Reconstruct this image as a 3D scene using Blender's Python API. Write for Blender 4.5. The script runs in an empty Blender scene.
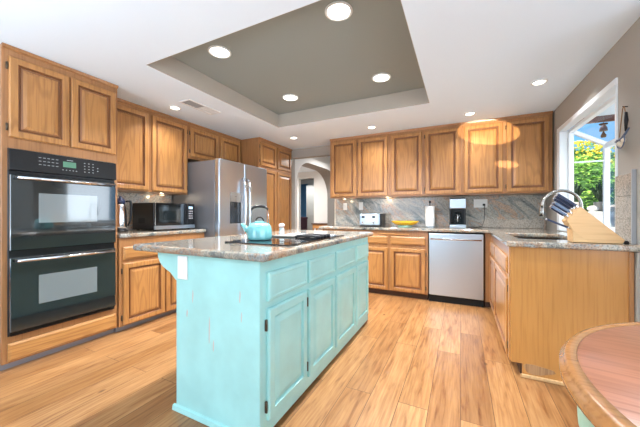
import bpy, bmesh, math, random
from mathutils import Vector, Matrix
random.seed(7)
C = bpy.context.scene.collection
PI = math.pi

def lin(c):
    return tuple(((v / 255) / 12.92 if v / 255 <= .04045 else ((v / 255 + .055) / 1.055) ** 2.4) for v in c) + (1,)

# ------------------------------------------------------------------ camera, world, lights, exposure
cam_d = bpy.data.cameras.new('camera'); cam = bpy.data.objects.new('camera', cam_d); C.objects.link(cam)
cam.location = (0, 0, 1.11); cam.rotation_euler = (PI / 2, 0, math.radians(26.3))
cam_d.sensor_width = 36; cam_d.lens = 36 * 284.4 / 640; cam_d.shift_y = .0008; cam_d.clip_start = .02
bpy.context.scene.camera = cam
vs = bpy.context.scene.view_settings
vs.view_transform = 'Standard'; vs.look = 'None'; vs.gamma = 1; vs.use_curve_mapping = False
vs.exposure = 0.36

w = bpy.data.worlds.new('sky'); bpy.context.scene.world = w; w.use_nodes = True
nt = w.node_tree; nt.nodes.clear()
wo = nt.nodes.new('ShaderNodeOutputWorld'); bg = nt.nodes.new('ShaderNodeBackground')
tc = nt.nodes.new('ShaderNodeTexCoord')
nz = nt.nodes.new('ShaderNodeTexNoise'); nz.inputs['Scale'].default_value = 5; nz.inputs['Detail'].default_value = 6
cr = nt.nodes.new('ShaderNodeValToRGB'); cr.color_ramp.elements[0].position = .5; cr.color_ramp.elements[1].position = .72
cr.color_ramp.elements[0].color = lin((120, 190, 245)); cr.color_ramp.elements[1].color = lin((235, 245, 255))
nt.links.new(tc.outputs['Generated'], nz.inputs['Vector']); nt.links.new(nz.outputs['Fac'], cr.inputs['Fac'])
nt.links.new(cr.outputs['Color'], bg.inputs['Color']); bg.inputs['Strength'].default_value = 1.0
nt.links.new(bg.outputs['Background'], wo.inputs['Surface'])

def light(name, kind, loc, energy, color=(1, 1, 1), target=None, **kw):
    d = bpy.data.lights.new(name, kind); d.energy = energy; d.color = color
    for k, v in kw.items(): setattr(d, k, v)
    o = bpy.data.objects.new(name, d); C.objects.link(o); o.location = loc
    if target is not None:
        o.rotation_euler = (Vector(target) - Vector(loc)).to_track_quat('-Z', 'Y').to_euler()
    return o
light('sun', 'SUN', (0, 0, 10), 9.0, (1, .95, .86), (5.5, 4.6, 0), angle=.01)
# daylight at assumed glazed doors and windows behind and beside the camera, plus added fills
light('assumed_rear_daylight', 'AREA', (-2.1, -2.90, 1.2), 62, (.80, .90, 1), (-1.7, 0, 1.6), shape='RECTANGLE', size=2.3, size_y=1.9)  # added lamp for an assumed glazed door behind the camera
light('assumed_nook_daylight', 'AREA', (2.5, -.3, 1.4), 75, (.80, .90, 1), (0, .6, 1.6), shape='RECTANGLE', size=3.6, size_y=1.6)  # added lamp at assumed nook windows, out of view to the right
light('ceiling_fill_dining', 'AREA', (.4, -1.3, .9), 50, (.76, .88, 1), (.4, -1.299, 3), shape='RECTANGLE', size=2.2, size_y=2.0)  # added unseen lamp aimed up to brighten the ceiling
light('ceiling_fill_left', 'AREA', (-2.2, -.9, .9), 42, (.76, .88, 1), (-2.2, -.899, 3), shape='RECTANGLE', size=1.8, size_y=1.6)  # second added upward fill for the ceiling, out of view
light('added_garden_daylight', 'AREA', (2.4, 3.3, 1.6), 34, (.86, .94, 1), (0, 3.1, 1.5), shape='RECTANGLE', size=1.6, size_y=1.4)  # added unseen lamp outdoors, strengthening daylight through the garden window
light('hall_fill', 'AREA', (-4.6, 6.4, 2.3), 70, (1, .98, .96), (-4.6, 6.41, 0), shape='RECTANGLE', size=1.6, size_y=1.6)  # added overhead fill lighting the hall, no window here
light('passage_fill', 'AREA', (-2.2, 5.6, 2.3), 15, (1, .98, .96), (-2.2, 5.61, 0), shape='RECTANGLE', size=.8, size_y=.8)  # added overhead fill that brightens the arched passage
light('far_room_fill', 'AREA', (-5.2, 9.0, 2.2), 22, (.85, .93, 1), (-5.2, 9.2, 0), shape='RECTANGLE', size=1.5, size_y=.8)  # added overhead fill for the far room, source unseen
# added unseen spots behind the camera imitating reflected sun on cabinets by the window
patch_spot = light('added_patch_spot', 'SPOT', (1.15, -2.4, .25), 3600, (1, .86, .62), (.30, 4.14, 2.14), spot_size=math.radians(5.8), spot_blend=.1, shadow_soft_size=.01)
patch_spot.rotation_euler.rotate_axis('Z', math.radians(-8)); patch_spot.scale = (1, .45, 1)
patch_spot2 = light('added_patch_spot', 'SPOT', (1.15, -2.4, .25), 3000, (1, .86, .62), (.50, 4.14, 1.72), spot_size=math.radians(2.2), spot_blend=.1, shadow_soft_size=.01)
patch_spot2.rotation_euler.rotate_axis('Z', math.radians(-8)); patch_spot2.scale = (1, .35, 1)

# ------------------------------------------------------------------ materials
MATS = {}
def nodes(name):
    m = bpy.data.materials.new(name); m.use_nodes = True
    t = m.node_tree; b = t.nodes['Principled BSDF']; MATS[name] = m
    return m, t, b
def plain(name, rgb, rough=.5, metal=0, spec=.5, coat=0, bump=0, bscale=200, emit=0, var=0):
    m, t, b = nodes(name)
    b.inputs['Base Color'].default_value = lin(rgb); b.inputs['Roughness'].default_value = rough
    b.inputs['Metallic'].default_value = metal; b.inputs['Specular IOR Level'].default_value = spec
    b.inputs['Coat Weight'].default_value = coat
    if emit:
        b.inputs['Emission Color'].default_value = lin(rgb); b.inputs['Emission Strength'].default_value = emit
    if bump or var:
        c = t.nodes.new('ShaderNodeTexCoord'); n = t.nodes.new('ShaderNodeTexNoise')
        n.inputs['Scale'].default_value = bscale; n.inputs['Detail'].default_value = 4
        t.links.new(c.outputs['Object'], n.inputs['Vector'])
        if bump:
            bp = t.nodes.new('ShaderNodeBump'); bp.inputs['Strength'].default_value = bump; bp.inputs['Distance'].default_value = .002
            t.links.new(n.outputs['Fac'], bp.inputs['Height']); t.links.new(bp.outputs['Normal'], b.inputs['Normal'])
        if var:
            r = t.nodes.new('ShaderNodeValToRGB')
            r.color_ramp.elements[0].color = lin([v * (1 - var) for v in rgb]); r.color_ramp.elements[1].color = lin([min(255, v * (1 + var)) for v in rgb])
            r.color_ramp.elements[0].position = .3; r.color_ramp.elements[1].position = .7
            t.links.new(n.outputs['Fac'], r.inputs['Fac']); t.links.new(r.outputs['Color'], b.inputs['Base Color'])
    return m
def ramp(t, stops):
    r = t.nodes.new('ShaderNodeValToRGB'); e = r.color_ramp.elements
    while len(e) < len(stops): e.new(.5)
    for i, (p, c) in enumerate(stops):
        e[i].position = p; e[i].color = lin(c) if len(c) == 3 else c
    return r
def mixc(t, mode, fac, a, b):
    m = t.nodes.new('ShaderNodeMix'); m.data_type = 'RGBA'; m.blend_type = mode
    if isinstance(fac, (int, float)): m.inputs[0].default_value = fac
    else: t.links.new(fac, m.inputs[0])
    for v, s in ((a, m.inputs[6]), (b, m.inputs[7])):
        if isinstance(v, tuple): s.default_value = v
        else: t.links.new(v, s)
    return m.outputs[2]
def wood(name, light_c, dark_c, axis='z', rough=.3, coat=.25, ring=1.0, rscale=1.0):
    m, t, b = nodes(name)
    c = t.nodes.new('ShaderNodeTexCoord'); oi = t.nodes.new('ShaderNodeObjectInfo')
    vm = t.nodes.new('ShaderNodeVectorMath'); vm.operation = 'SCALE'
    cx = t.nodes.new('ShaderNodeCombineXYZ')
    for i in range(3): t.links.new(oi.outputs['Random'], cx.inputs[i])
    t.links.new(cx.outputs[0], vm.inputs[0]); vm.inputs['Scale'].default_value = 37
    ad = t.nodes.new('ShaderNodeVectorMath'); t.links.new(c.outputs['Object'], ad.inputs[0]); t.links.new(vm.outputs[0], ad.inputs[1])
    def mp(cross, along):
        q = t.nodes.new('ShaderNodeMapping'); s = [cross] * 3; s['xyz'.index(axis)] = along
        q.inputs['Scale'].default_value = s; t.links.new(ad.outputs[0], q.inputs['Vector']); return q
    m1 = mp(90, 3.2); n1 = t.nodes.new('ShaderNodeTexNoise'); n1.inputs['Scale'].default_value = 1; n1.inputs['Detail'].default_value = 5
    t.links.new(m1.outputs[0], n1.inputs['Vector'])
    m2 = mp(4.5 * rscale, .55 * rscale); n2 = t.nodes.new('ShaderNodeTexNoise'); n2.inputs['Scale'].default_value = 1.2; n2.inputs['Detail'].default_value = 2
    n2.inputs['Distortion'].default_value = .0
    t.links.new(m2.outputs[0], n2.inputs['Vector'])
    mu = t.nodes.new('ShaderNodeMath'); mu.operation = 'MULTIPLY'; mu.inputs[1].default_value = 70; t.links.new(n2.outputs['Fac'], mu.inputs[0])
    si = t.nodes.new('ShaderNodeMath'); si.operation = 'SINE'; t.links.new(mu.outputs[0], si.inputs[0])
    r1 = ramp(t, [(.10, dark_c), (.52, light_c)]); t.links.new(n1.outputs['Fac'], r1.inputs['Fac'])
    mr = t.nodes.new('ShaderNodeMapRange'); mr.inputs[1].default_value = .2; mr.inputs[2].default_value = 1; mr.inputs[3].default_value = 0; mr.inputs[4].default_value = .38 * ring
    t.links.new(si.outputs[0], mr.inputs[0])
    o = mixc(t, 'MIX', mr.outputs[0], r1.outputs['Color'], lin(dark_c))
    m3 = mp(2, .6); n3 = t.nodes.new('ShaderNodeTexNoise'); n3.inputs['Scale'].default_value = 1.5; t.links.new(m3.outputs[0], n3.inputs['Vector'])
    r3 = ramp(t, [(.3, (228, 226, 224)), (.7, (255, 255, 255))]); t.links.new(n3.outputs['Fac'], r3.inputs['Fac'])
    o = mixc(t, 'MULTIPLY', 1.0, o, r3.outputs['Color'])
    t.links.new(o, b.inputs['Base Color'])
    b.inputs['Roughness'].default_value = rough; b.inputs['Coat Weight'].default_value = coat; b.inputs['Coat Roughness'].default_value = .18
    bp = t.nodes.new('ShaderNodeBump'); bp.inputs['Strength'].default_value = .12; bp.inputs['Distance'].default_value = .001
    t.links.new(n1.outputs['Fac'], bp.inputs['Height']); t.links.new(bp.outputs['Normal'], b.inputs['Normal'])
    return m
def granite(name, stops, rough=.12, vein=True, vscale=1.0, rot=(0, 0, 0), aniso=(1, 1, 1), coat=.4):
    m, t, b = nodes(name)
    c = t.nodes.new('ShaderNodeTexCoord')
    q = t.nodes.new('ShaderNodeMapping'); q.inputs['Rotation'].default_value = rot; q.inputs['Scale'].default_value = aniso
    q.vector_type = 'TEXTURE'
    t.links.new(c.outputs['Object'], q.inputs['Vector'])
    n = t.nodes.new('ShaderNodeTexNoise'); n.inputs['Scale'].default_value = 5 * vscale; n.inputs['Detail'].default_value = 8; n.inputs['Roughness'].default_value = .65
    n.inputs['Distortion'].default_value = .8
    t.links.new(q.outputs[0], n.inputs['Vector'])
    r = ramp(t, stops); t.links.new(n.outputs['Fac'], r.inputs['Fac'])
    s = t.nodes.new('ShaderNodeTexNoise'); s.inputs['Scale'].default_value = 110; s.inputs['Detail'].default_value = 3
    t.links.new(c.outputs['Object'], s.inputs['Vector'])
    rs = ramp(t, [(.36, (95, 88, 84)), (.5, (235, 232, 228)), (.66, (255, 255, 255))]); t.links.new(s.outputs['Fac'], rs.inputs['Fac'])
    o = mixc(t, 'MULTIPLY', .55, r.outputs['Color'], rs.outputs['Color'])
    t.links.new(o, b.inputs['Base Color']); b.inputs['Roughness'].default_value = rough; b.inputs['Coat Weight'].default_value = coat
    b.inputs['Coat Roughness'].default_value = .06
    return m

OAK_L, OAK_D = (192, 136, 78), (142, 93, 49)
wood('oak', OAK_L, OAK_D, 'z'); wood('oak_h', (198, 142, 82), (148, 96, 50), 'x')
wood('oak_frame', (176, 124, 78), (134, 88, 52), 'z', ring=.2); wood('oak_panel', (214, 158, 88), (186, 126, 62), 'z', ring=.45, rscale=.8)
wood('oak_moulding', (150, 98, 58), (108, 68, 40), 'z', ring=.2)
wood('oak_end', (196, 138, 74), (168, 112, 54), 'z', ring=.12, rough=.3, coat=.4)
wood('table_wood', (190, 130, 104), (126, 74, 56), 'x', rough=.3, coat=.6, ring=.7)
wood('table_rim_wood', (186, 128, 74), (142, 90, 48), 'x', rough=.25, coat=.4, ring=.3)
wood('block_wood', (226, 182, 128), (206, 158, 104), 'x', rough=.5, coat=0, ring=.15)
wood('patio_wood', (112, 92, 76), (70, 56, 46), 'x', rough=.8, coat=0, ring=.3)
wood('scuffed_wood', (176, 134, 92), (110, 72, 42), 'z', rough=.6, coat=0)
plain('white_paint', (226, 228, 228), .6); plain('ceiling_white', (228, 241, 252), .8, bump=.1, bscale=90)
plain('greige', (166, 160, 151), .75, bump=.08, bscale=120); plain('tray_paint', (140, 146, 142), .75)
plain('tray_side_lit', (176, 168, 156), .7)  # tray paint made paler, with the light on its sides put in
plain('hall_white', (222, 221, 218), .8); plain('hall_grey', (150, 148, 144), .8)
plain('toe_grey', (150, 146, 150), .5); plain('trim_white', (232, 236, 238), .35)
plain('vinyl_white', (238, 241, 243), .3)
plain('aqua', (164, 216, 212), .38, coat=.1, var=.03, bscale=6); plain('aqua_worn', (205, 186, 178), .6)
plain('black_gloss', (12, 13, 15), .06, spec=.6, coat=.6); plain('black_satin', (15, 15, 17), .3); plain('black_matte', (14, 14, 15), .7)
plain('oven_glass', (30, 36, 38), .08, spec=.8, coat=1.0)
plain('oven_window_glare', (118, 126, 128), .08, spec=.8, coat=1.0)  # dark glass greyed, bright reflection put into the base colour
plain('steel', (196, 208, 219), .3, 1.0); plain('steel_bright', (222, 223, 226), .12, 1.0); plain('nickel', (176, 172, 166), .25, 1.0)
plain('fridge_side', (116, 117, 121), .4, .5); plain('dispenser_grey', (128, 124, 118), .35, .4); plain('dispenser_dark', (38, 42, 46), .15)
plain('lcd_green', (84, 128, 104), .3, emit=.1); plain('key_white', (150, 153, 156), .5)
plain('display_blue', (180, 215, 235), .3, emit=.6)
plain('enamel_aqua', (108, 176, 178), .12, coat=.8); plain('cap_pink', (228, 208, 200), .4)
plain('plastic_white', (236, 236, 232), .35); plain('plastic_cream', (226, 214, 192), .4)
plain('platter_yellow', (232, 176, 34), .22, coat=.5); plain('paper', (240, 238, 234), .9, bump=.4, bscale=150)
plain('lamp', (255, 247, 232), .5, emit=7); plain('puck_glow', (255, 214, 160), .5, emit=3)
plain('vent_grey', (158, 160, 162), .5); plain('navy', (26, 40, 72), .3, coat=.4); plain('blue_grey', (96, 116, 142), .3, coat=.4); plain('hinge_bronze', (96, 84, 70), .4, .8)
plain('iron', (38, 36, 38), .5, .4); plain('rope', (150, 112, 74), .9); plain('shell_blue', (96, 106, 128), .5)
plain('sage', (150, 190, 170), .5); plain('brown_dark', (84, 58, 44), .6); plain('soil', (120, 104, 86), .95, var=.15, bscale=3)
plain('stone', (176, 166, 156), .9, var=.2, bscale=6, bump=.5); plain('pale_stone', (206, 204, 200), .9, var=.1, bscale=6)
plain('leaf_a', (172, 212, 96), .6, var=.25, bscale=8); plain('leaf_b', (124, 176, 76), .6, var=.25, bscale=8); plain('leaf_dark', (50, 72, 44), .6, var=.2, bscale=6)
plain('flower_yellow', (238, 202, 56), .6); plain('core_green', (58, 96, 40), .9); plain('red_brown', (150, 80, 62), .8)
plain('room_blue', (92, 140, 176), .8); plain('door_beige', (182, 176, 166), .55); plain('maroon', (66, 34, 44), .8)
plain('brass', (176, 150, 96), .3, 1.0)

def glassmat(name, col=(1, 1, 1, 1), rough=0.0, mix=.9):
    m = bpy.data.materials.new(name); m.use_nodes = True; t = m.node_tree; t.nodes.clear(); MATS[name] = m
    o = t.nodes.new('ShaderNodeOutputMaterial'); tr = t.nodes.new('ShaderNodeBsdfTransparent'); gl = t.nodes.new('ShaderNodeBsdfGlossy')
    gl.inputs['Roughness'].default_value = rough + .01; tr.inputs['Color'].default_value = col
    fr = t.nodes.new('ShaderNodeFresnel'); fr.inputs['IOR'].default_value = 1.45
    ge = t.nodes.new('ShaderNodeNewGeometry'); inv = t.nodes.new('ShaderNodeMath'); inv.operation = 'SUBTRACT'; inv.inputs[0].default_value = 1; t.links.new(ge.outputs['Backfacing'], inv.inputs[1])
    mn = t.nodes.new('ShaderNodeMath'); mn.operation = 'MINIMUM'; mn.inputs[1].default_value = .22; t.links.new(fr.outputs[0], mn.inputs[0])
    ml = t.nodes.new('ShaderNodeMath'); ml.operation = 'MULTIPLY'; t.links.new(mn.outputs[0], ml.inputs[0]); t.links.new(inv.outputs[0], ml.inputs[1])
    mx = t.nodes.new('ShaderNodeMixShader'); t.links.new(ml.outputs[0], mx.inputs[0]); t.links.new(tr.outputs[0], mx.inputs[1]); t.links.new(gl.outputs[0], mx.inputs[2])
    t.links.new(mx.outputs[0], o.inputs['Surface'])
glassmat('glass'); glassmat('glass_grey', (.75, .8, .82, 1))

G = [(.34, (78, 82, 84)), (.42, (130, 130, 124)), (.48, (178, 170, 154)), (.54, (164, 134, 108)), (.6, (142, 146, 144)), (.68, (206, 202, 192))]
granite('granite_top', G, rough=.1)
GB = [(.3, (116, 124, 124)), (.4, (160, 164, 160)), (.47, (202, 194, 180)), (.52, (168, 172, 168)), (.57, (212, 178, 152)), (.63, (178, 176, 168)), (.75, (226, 220, 210))]
granite('granite_splash', GB, rough=.16, vscale=.75, rot=(0, math.radians(42), 0), aniso=(1.9, 1, .55), coat=.2)
granite('granite_splash_side', GB, rough=.16, vscale=.75, rot=(math.radians(42), 0, 0), aniso=(1, 1.9, .55), coat=.2)
granite('granite_light', [(.3, (150, 150, 146)), (.5, (190, 182, 170)), (.7, (206, 194, 180))], rough=.2)

# floor: planks running along Y
m, t, b = nodes('floor_planks')
c = t.nodes.new('ShaderNodeTexCoord'); mp = t.nodes.new('ShaderNodeMapping'); mp.inputs['Rotation'].default_value = (0, 0, PI / 2)
t.links.new(c.outputs['Object'], mp.inputs['Vector'])
br = t.nodes.new('ShaderNodeTexBrick'); t.links.new(mp.outputs[0], br.inputs['Vector'])
br.inputs['Scale'].default_value = 1; br.inputs['Brick Width'].default_value = 1.25; br.inputs['Row Height'].default_value = .165
br.inputs['Mortar Size'].default_value = .0018; br.inputs['Mortar Smooth'].default_value = .3; br.offset = .37; br.offset_frequency = 2
br.inputs['Color1'].default_value = (0, 0, 0, 1); br.inputs['Color2'].default_value = (1, 1, 1, 1); br.inputs['Mortar'].default_value = (.5, .5, .5, 1)
r = ramp(t, [(0, (148, 106, 66)), (.35, (176, 132, 87)), (.7, (189, 146, 100)), (1, (168, 122, 75))]); t.links.new(br.outputs['Color'], r.inputs['Fac'])
def fl(sx, sy, sc, det=5):
    q = t.nodes.new('ShaderNodeMapping'); q.inputs['Scale'].default_value = (sx, sy, 1)
    a = t.nodes.new('ShaderNodeVectorMath'); t.links.new(c.outputs['Object'], a.inputs[0])
    s = t.nodes.new('ShaderNodeVectorMath'); s.operation = 'SCALE'; s.inputs['Scale'].default_value = 9; t.links.new(br.outputs['Color'], s.inputs[0])
    t.links.new(s.outputs[0], a.inputs[1]); t.links.new(a.outputs[0], q.inputs['Vector'])
    n = t.nodes.new('ShaderNodeTexNoise'); n.inputs['Scale'].default_value = sc; n.inputs['Detail'].default_value = det; n.inputs['Distortion'].default_value = .5
    t.links.new(q.outputs[0], n.inputs['Vector']); return n
n1 = fl(80, 4, 1); r1 = ramp(t, [(.3, (208, 190, 170)), (.6, (255, 255, 255))]); t.links.new(n1.outputs['Fac'], r1.inputs['Fac'])
n2 = fl(30, 3.6, 1, 6); r2 = ramp(t, [(.28, (184, 152, 120)), (.44, (236, 224, 212)), (.68, (255, 252, 246))]); t.links.new(n2.outputs['Fac'], r2.inputs['Fac'])
o = mixc(t, 'MULTIPLY', .75, r.outputs['Color'], r1.outputs['Color']); o = mixc(t, 'MULTIPLY', .9, o, r2.outputs['Color'])
vo = t.nodes.new('ShaderNodeTexVoronoi'); vo.inputs['Scale'].default_value = 1.0
qk = t.nodes.new('ShaderNodeMapping'); qk.inputs['Scale'].default_value = (4.5, 2.4, 1); t.links.new(c.outputs['Object'], qk.inputs['Vector']); t.links.new(qk.outputs[0], vo.inputs['Vector'])
rk = ramp(t, [(.03, (120, 82, 50)), (.075, (255, 255, 255))]); t.links.new(vo.outputs['Distance'], rk.inputs['Fac'])
o = mixc(t, 'MULTIPLY', .8, o, rk.outputs['Color'])
o = mixc(t, 'MIX', br.outputs['Fac'], o, lin((84, 54, 34)))
t.links.new(o, b.inputs['Base Color']); b.inputs['Roughness'].default_value = .33; b.inputs['Coat Weight'].default_value = .15
bp = t.nodes.new('ShaderNodeBump'); bp.inputs['Strength'].default_value = .15; bp.inputs['Distance'].default_value = .002; t.links.new(n1.outputs['Fac'], bp.inputs['Height']); t.links.new(bp.outputs['Normal'], b.inputs['Normal'])

# ------------------------------------------------------------------ mesh helpers
def B(): return bmesh.new()
def box(bm, x0, x1, y0, y1, z0, z1, bev=0, seg=1, mi=0):
    r = bmesh.ops.create_cube(bm, size=1)
    vs_ = r['verts']
    for v in vs_:
        v.co = Vector(((x0 + x1) / 2 + v.co.x * (x1 - x0), (y0 + y1) / 2 + v.co.y * (y1 - y0), (z0 + z1) / 2 + v.co.z * (z1 - z0)))
    fs = {f for v in vs_ for f in v.link_faces}
    for f in fs: f.material_index = mi
    if bev:
        es = list({e for v in vs_ for e in v.link_edges})
        bmesh.ops.bevel(bm, geom=es, offset=bev, segments=seg, affect='EDGES', profile=.5)
    return bm
def prism(bm, pts, axis, a0, a1, bev=0, mi=0):
    """pts: 2D outline; axis: extrusion axis ('x','y','z')"""
    def mk(p, a):
        return {'x': (a, p[0], p[1]), 'y': (p[0], a, p[1]), 'z': (p[0], p[1], a)}[axis]
    v0 = [bm.verts.new(mk(p, a0)) for p in pts]; v1 = [bm.verts.new(mk(p, a1)) for p in pts]
    f = [bm.faces.new(v0), bm.faces.new(v1[::-1])]; n = len(pts)
    for i in range(n): f.append(bm.faces.new((v0[i], v1[i], v1[(i + 1) % n], v0[(i + 1) % n])))
    for q in f: q.material_index = mi
    bmesh.ops.recalc_face_normals(bm, faces=f)
    if bev:
        bmesh.ops.bevel(bm, geom=list({e for q in f for e in q.edges}), offset=bev, segments=2, affect='EDGES', profile=.5)
    return bm
def lathe(bm, prof, cx=0, cy=0, n=32, mi=0, axis='z', cz=0):
    rings = []
    for r_, h in prof:
        ring = []
        for i in range(n):
            a = 2 * PI * i / n; x, y = max(r_, 1e-4) * math.cos(a), max(r_, 1e-4) * math.sin(a)
            p = {'z': (cx + x, cy + y, cz + h), 'y': (cx + x, cy + h, cz + y), 'x': (cx + h, cy + x, cz + y)}[axis]
            ring.append(bm.verts.new(p))
        rings.append(ring)
    fs = []
    for a_, b_ in zip(rings, rings[1:]):
        for i in range(n): fs.append(bm.faces.new((a_[i], a_[(i + 1) % n], b_[(i + 1) % n], b_[i])))
    fs.append(bm.faces.new(rings[0][::-1])); fs.append(bm.faces.new(rings[-1]))
    for f in fs: f.material_index = mi; f.smooth = True
    bmesh.ops.recalc_face_normals(bm, faces=fs)
    return bm
def tube(bm, pts, r, n=10, mi=0):
    pts = [Vector(p) for p in pts]; rings = []
    rr = r if isinstance(r, (list, tuple)) else [r] * len(pts)
    up = Vector((0, 0, 1))
    prev = None
    for i, p in enumerate(pts):
        d = (pts[min(i + 1, len(pts) - 1)] - pts[max(i - 1, 0)]).normalized()
        if prev is None:
            s = d.cross(up) if abs(d.z) < .9 else d.cross(Vector((1, 0, 0)))
        else: s = prev - d * prev.dot(d)
        s.normalize(); prev = s; q = d.cross(s)
        rings.append([bm.verts.new(p + (s * math.cos(2 * PI * k / n) + q * math.sin(2 * PI * k / n)) * rr[i]) for k in range(n)])
    fs = []
    for a_, b_ in zip(rings, rings[1:]):
        for i in range(n): fs.append(bm.faces.new((a_[i], a_[(i + 1) % n], b_[(i + 1) % n], b_[i])))
    fs.append(bm.faces.new(rings[0][::-1])); fs.append(bm.faces.new(rings[-1]))
    for f in fs: f.material_index = mi; f.smooth = True
    bmesh.ops.recalc_face_normals(bm, faces=fs)
    return bm
def arc(c, r, a0, a1, n, plane='xz'):
    out = []
    for i in range(n + 1):
        a = math.radians(a0 + (a1 - a0) * i / n); u, v = r * math.cos(a), r * math.sin(a)
        out.append({'xz': (c[0] + u, c[1], c[2] + v), 'yz': (c[0], c[1] + u, c[2] + v), 'xy': (c[0] + u, c[1] + v, c[2])}[plane])
    return out
def cells(bm, xs, ys, keep, z0, z1, bev=0, seg=2, mi=0):
    """slab with holes: grid of cells, merged, edges rounded"""
    vd = {}
    def V(i, j):
        if (i, j) not in vd: vd[(i, j)] = bm.verts.new((xs[i], ys[j], z1))
        return vd[(i, j)]
    fs = []
    for i in range(len(xs) - 1):
        for j in range(len(ys) - 1):
            if keep(i, j): fs.append(bm.faces.new((V(i, j), V(i + 1, j), V(i + 1, j + 1), V(i, j + 1))))
    ex = bmesh.ops.extrude_face_region(bm, geom=fs)
    vv = [g for g in ex['geom'] if isinstance(g, bmesh.types.BMVert)]
    for v in vv: v.co.z = z0
    for f in bm.faces: f.material_index = mi
    bmesh.ops.recalc_face_normals(bm, faces=bm.faces[:])
    if bev:
        bm.normal_update()
        es = [e for e in bm.edges if len(e.link_faces) == 2 and e.calc_face_angle(0) > .5]
        bmesh.ops.bevel(bm, geom=es, offset=bev, segments=seg, affect='EDGES', profile=.5)
    return bm

def obj(name, bm, mat, parent=None, loc=None, label=None):
    me = bpy.data.meshes.new(name); bm.to_mesh(me); bm.free()
    for k in (mat if isinstance(mat, (list, tuple)) else [mat]): me.materials.append(MATS[k])
    o = bpy.data.objects.new(name, me); C.objects.link(o)
    if parent: o.parent = parent
    if loc: o.location = loc
    if label: o['label'] = label
    return o
def thing(name, label, cat, loc=(0, 0, 0), rz=0, group=None):
    o = bpy.data.objects.new(name, None); C.objects.link(o); o.location = loc; o.rotation_euler = (0, 0, rz); o.empty_display_size = .05
    o['label'] = label; o['category'] = cat
    if group: o['group'] = group
    return o
def tag(o, label, cat, group=None, kind=None):
    o['label'] = label; o['category'] = cat
    if group: o['group'] = group
    if kind: o['kind'] = kind
    return o
def struct(name, bm, mat, parent=None):
    o = obj(name, bm, mat, parent)
    if not parent: o['kind'] = 'structure'
    return o
def dup(root, loc, rz=None, label=None, group=None):
    r_ = root.copy(); C.objects.link(r_); r_.location = loc
    if rz is not None: r_.rotation_euler = (0, 0, rz)
    if label: r_['label'] = label
    if group: r_['group'] = group
    for ch in list(root.children):
        c_ = ch.copy(); C.objects.link(c_); c_.parent = r_
        for g in ch.children:
            d_ = g.copy(); C.objects.link(d_); d_.parent = c_
    return r_

# ------------------------------------------------------------------ the setting
CZ = 2.30; TZ = 2.475
XL, XR, YB = -3.49, .97, 4.49
struct('floor', box(B(), -6.6, 2.72, -3.1, 10.6, -.06, 0), 'floor_planks')
# ceiling with raised tray
xs = [-3.6, -2.25, -.298, 2.72]; ys = [-3.1, 1.42, 3.255, 4.6]
bm = cells(B(), xs, ys, lambda i, j: not (i == 1 and j == 1), CZ, CZ + .1)
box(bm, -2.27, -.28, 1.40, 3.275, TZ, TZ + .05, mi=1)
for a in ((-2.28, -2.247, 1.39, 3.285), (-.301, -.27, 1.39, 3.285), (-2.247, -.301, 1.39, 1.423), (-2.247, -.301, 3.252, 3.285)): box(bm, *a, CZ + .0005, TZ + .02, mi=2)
struct('ceiling', bm, ['ceiling_white', 'tray_paint', 'tray_side_lit'])
struct('wall_left', box(B(), XL - .11, XL, -3.1, 4.6, 0, CZ), 'greige')
# right wall with garden-window opening
WY0, WY1, WZ0, WZ1 = 2.66, 3.93, .93, 2.02
bm = B()
box(bm, XR, XR + .06, 2.2, WY0, 0, CZ); box(bm, XR, XR + .06, WY1, YB + .11, 0, CZ)
box(bm, XR, XR + .06, WY0, WY1, 0, WZ0); box(bm, XR, XR + .06, WY0, WY1, WZ1, CZ)
struct('wall_right', bm, 'greige')
struct('wall_nook_return', box(B(), XR + .061, 2.72, 2.2, 2.32, 0, CZ), 'greige')
# back wall and header over the passage
bm = B(); box(bm, -1.93, XR + .06, YB, YB + .11, 0, CZ); box(bm, -2.80, -1.93, YB, YB + .11, 2.14, CZ); box(bm, XL, -2.80, YB + .01, YB + .11, 0, CZ)
struct('wall_back', bm, 'greige')
# rear and nook walls with assumed openings
bm = B()
for a in ((-3.49, -3.3, 0, CZ), (-3.3, -.9, 2.2, CZ), (-.9, 2.6, 0, CZ)): box(bm, a[0], a[1], -3.1, -3.0, a[2], a[3])
struct('wall_rear', bm, 'greige')
bm = B()
for a in ((-3.1, -2.2, 0, CZ), (-2.2, 1.6, 0, .55), (-2.2, 1.6, 2.2, CZ), (1.6, 2.2, 0, CZ)): box(bm, 2.6, 2.72, a[0], a[1], a[2], a[3])
struct('wall_nook', bm, 'greige')
def simple_window(name, axis, p, a0, a1, z0, z1, nx):
    bm = B(); t = .05
    def bx(u0, u1, w0, w1, d0=-.03, d1=.03, b=bm):
        if axis == 'x': box(b, p + d0, p + d1, u0, u1, w0, w1, .003)
        else: box(b, u0, u1, p + d0, p + d1, w0, w1, .003)
    bx(a0, a0 + t, z0, z1); bx(a1 - t, a1, z0, z1); bx(a0 + t, a1 - t, z0, z0 + t); bx(a0 + t, a1 - t, z1 - t, z1)
    for k in range(1, nx):
        q = a0 + (a1 - a0) * k / nx; bx(q - t / 2, q + t / 2, z0 + t, z1 - t)
    f = struct(name, bm, 'vinyl_white'); g = B(); bx(a0 + t, a1 - t, z0 + t, z1 - t, -.004, .004, g)
    obj('pane', g, 'glass', f)
simple_window('assumed_window_2', 'y', -3.06, -3.3, -.9, 0, 2.2, 2); simple_window('assumed_window_3', 'x', 2.67, -2.2, 1.6, .55, 2.2, 4)  # assumed windows, out of view, where the daylight lamps stand

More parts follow.
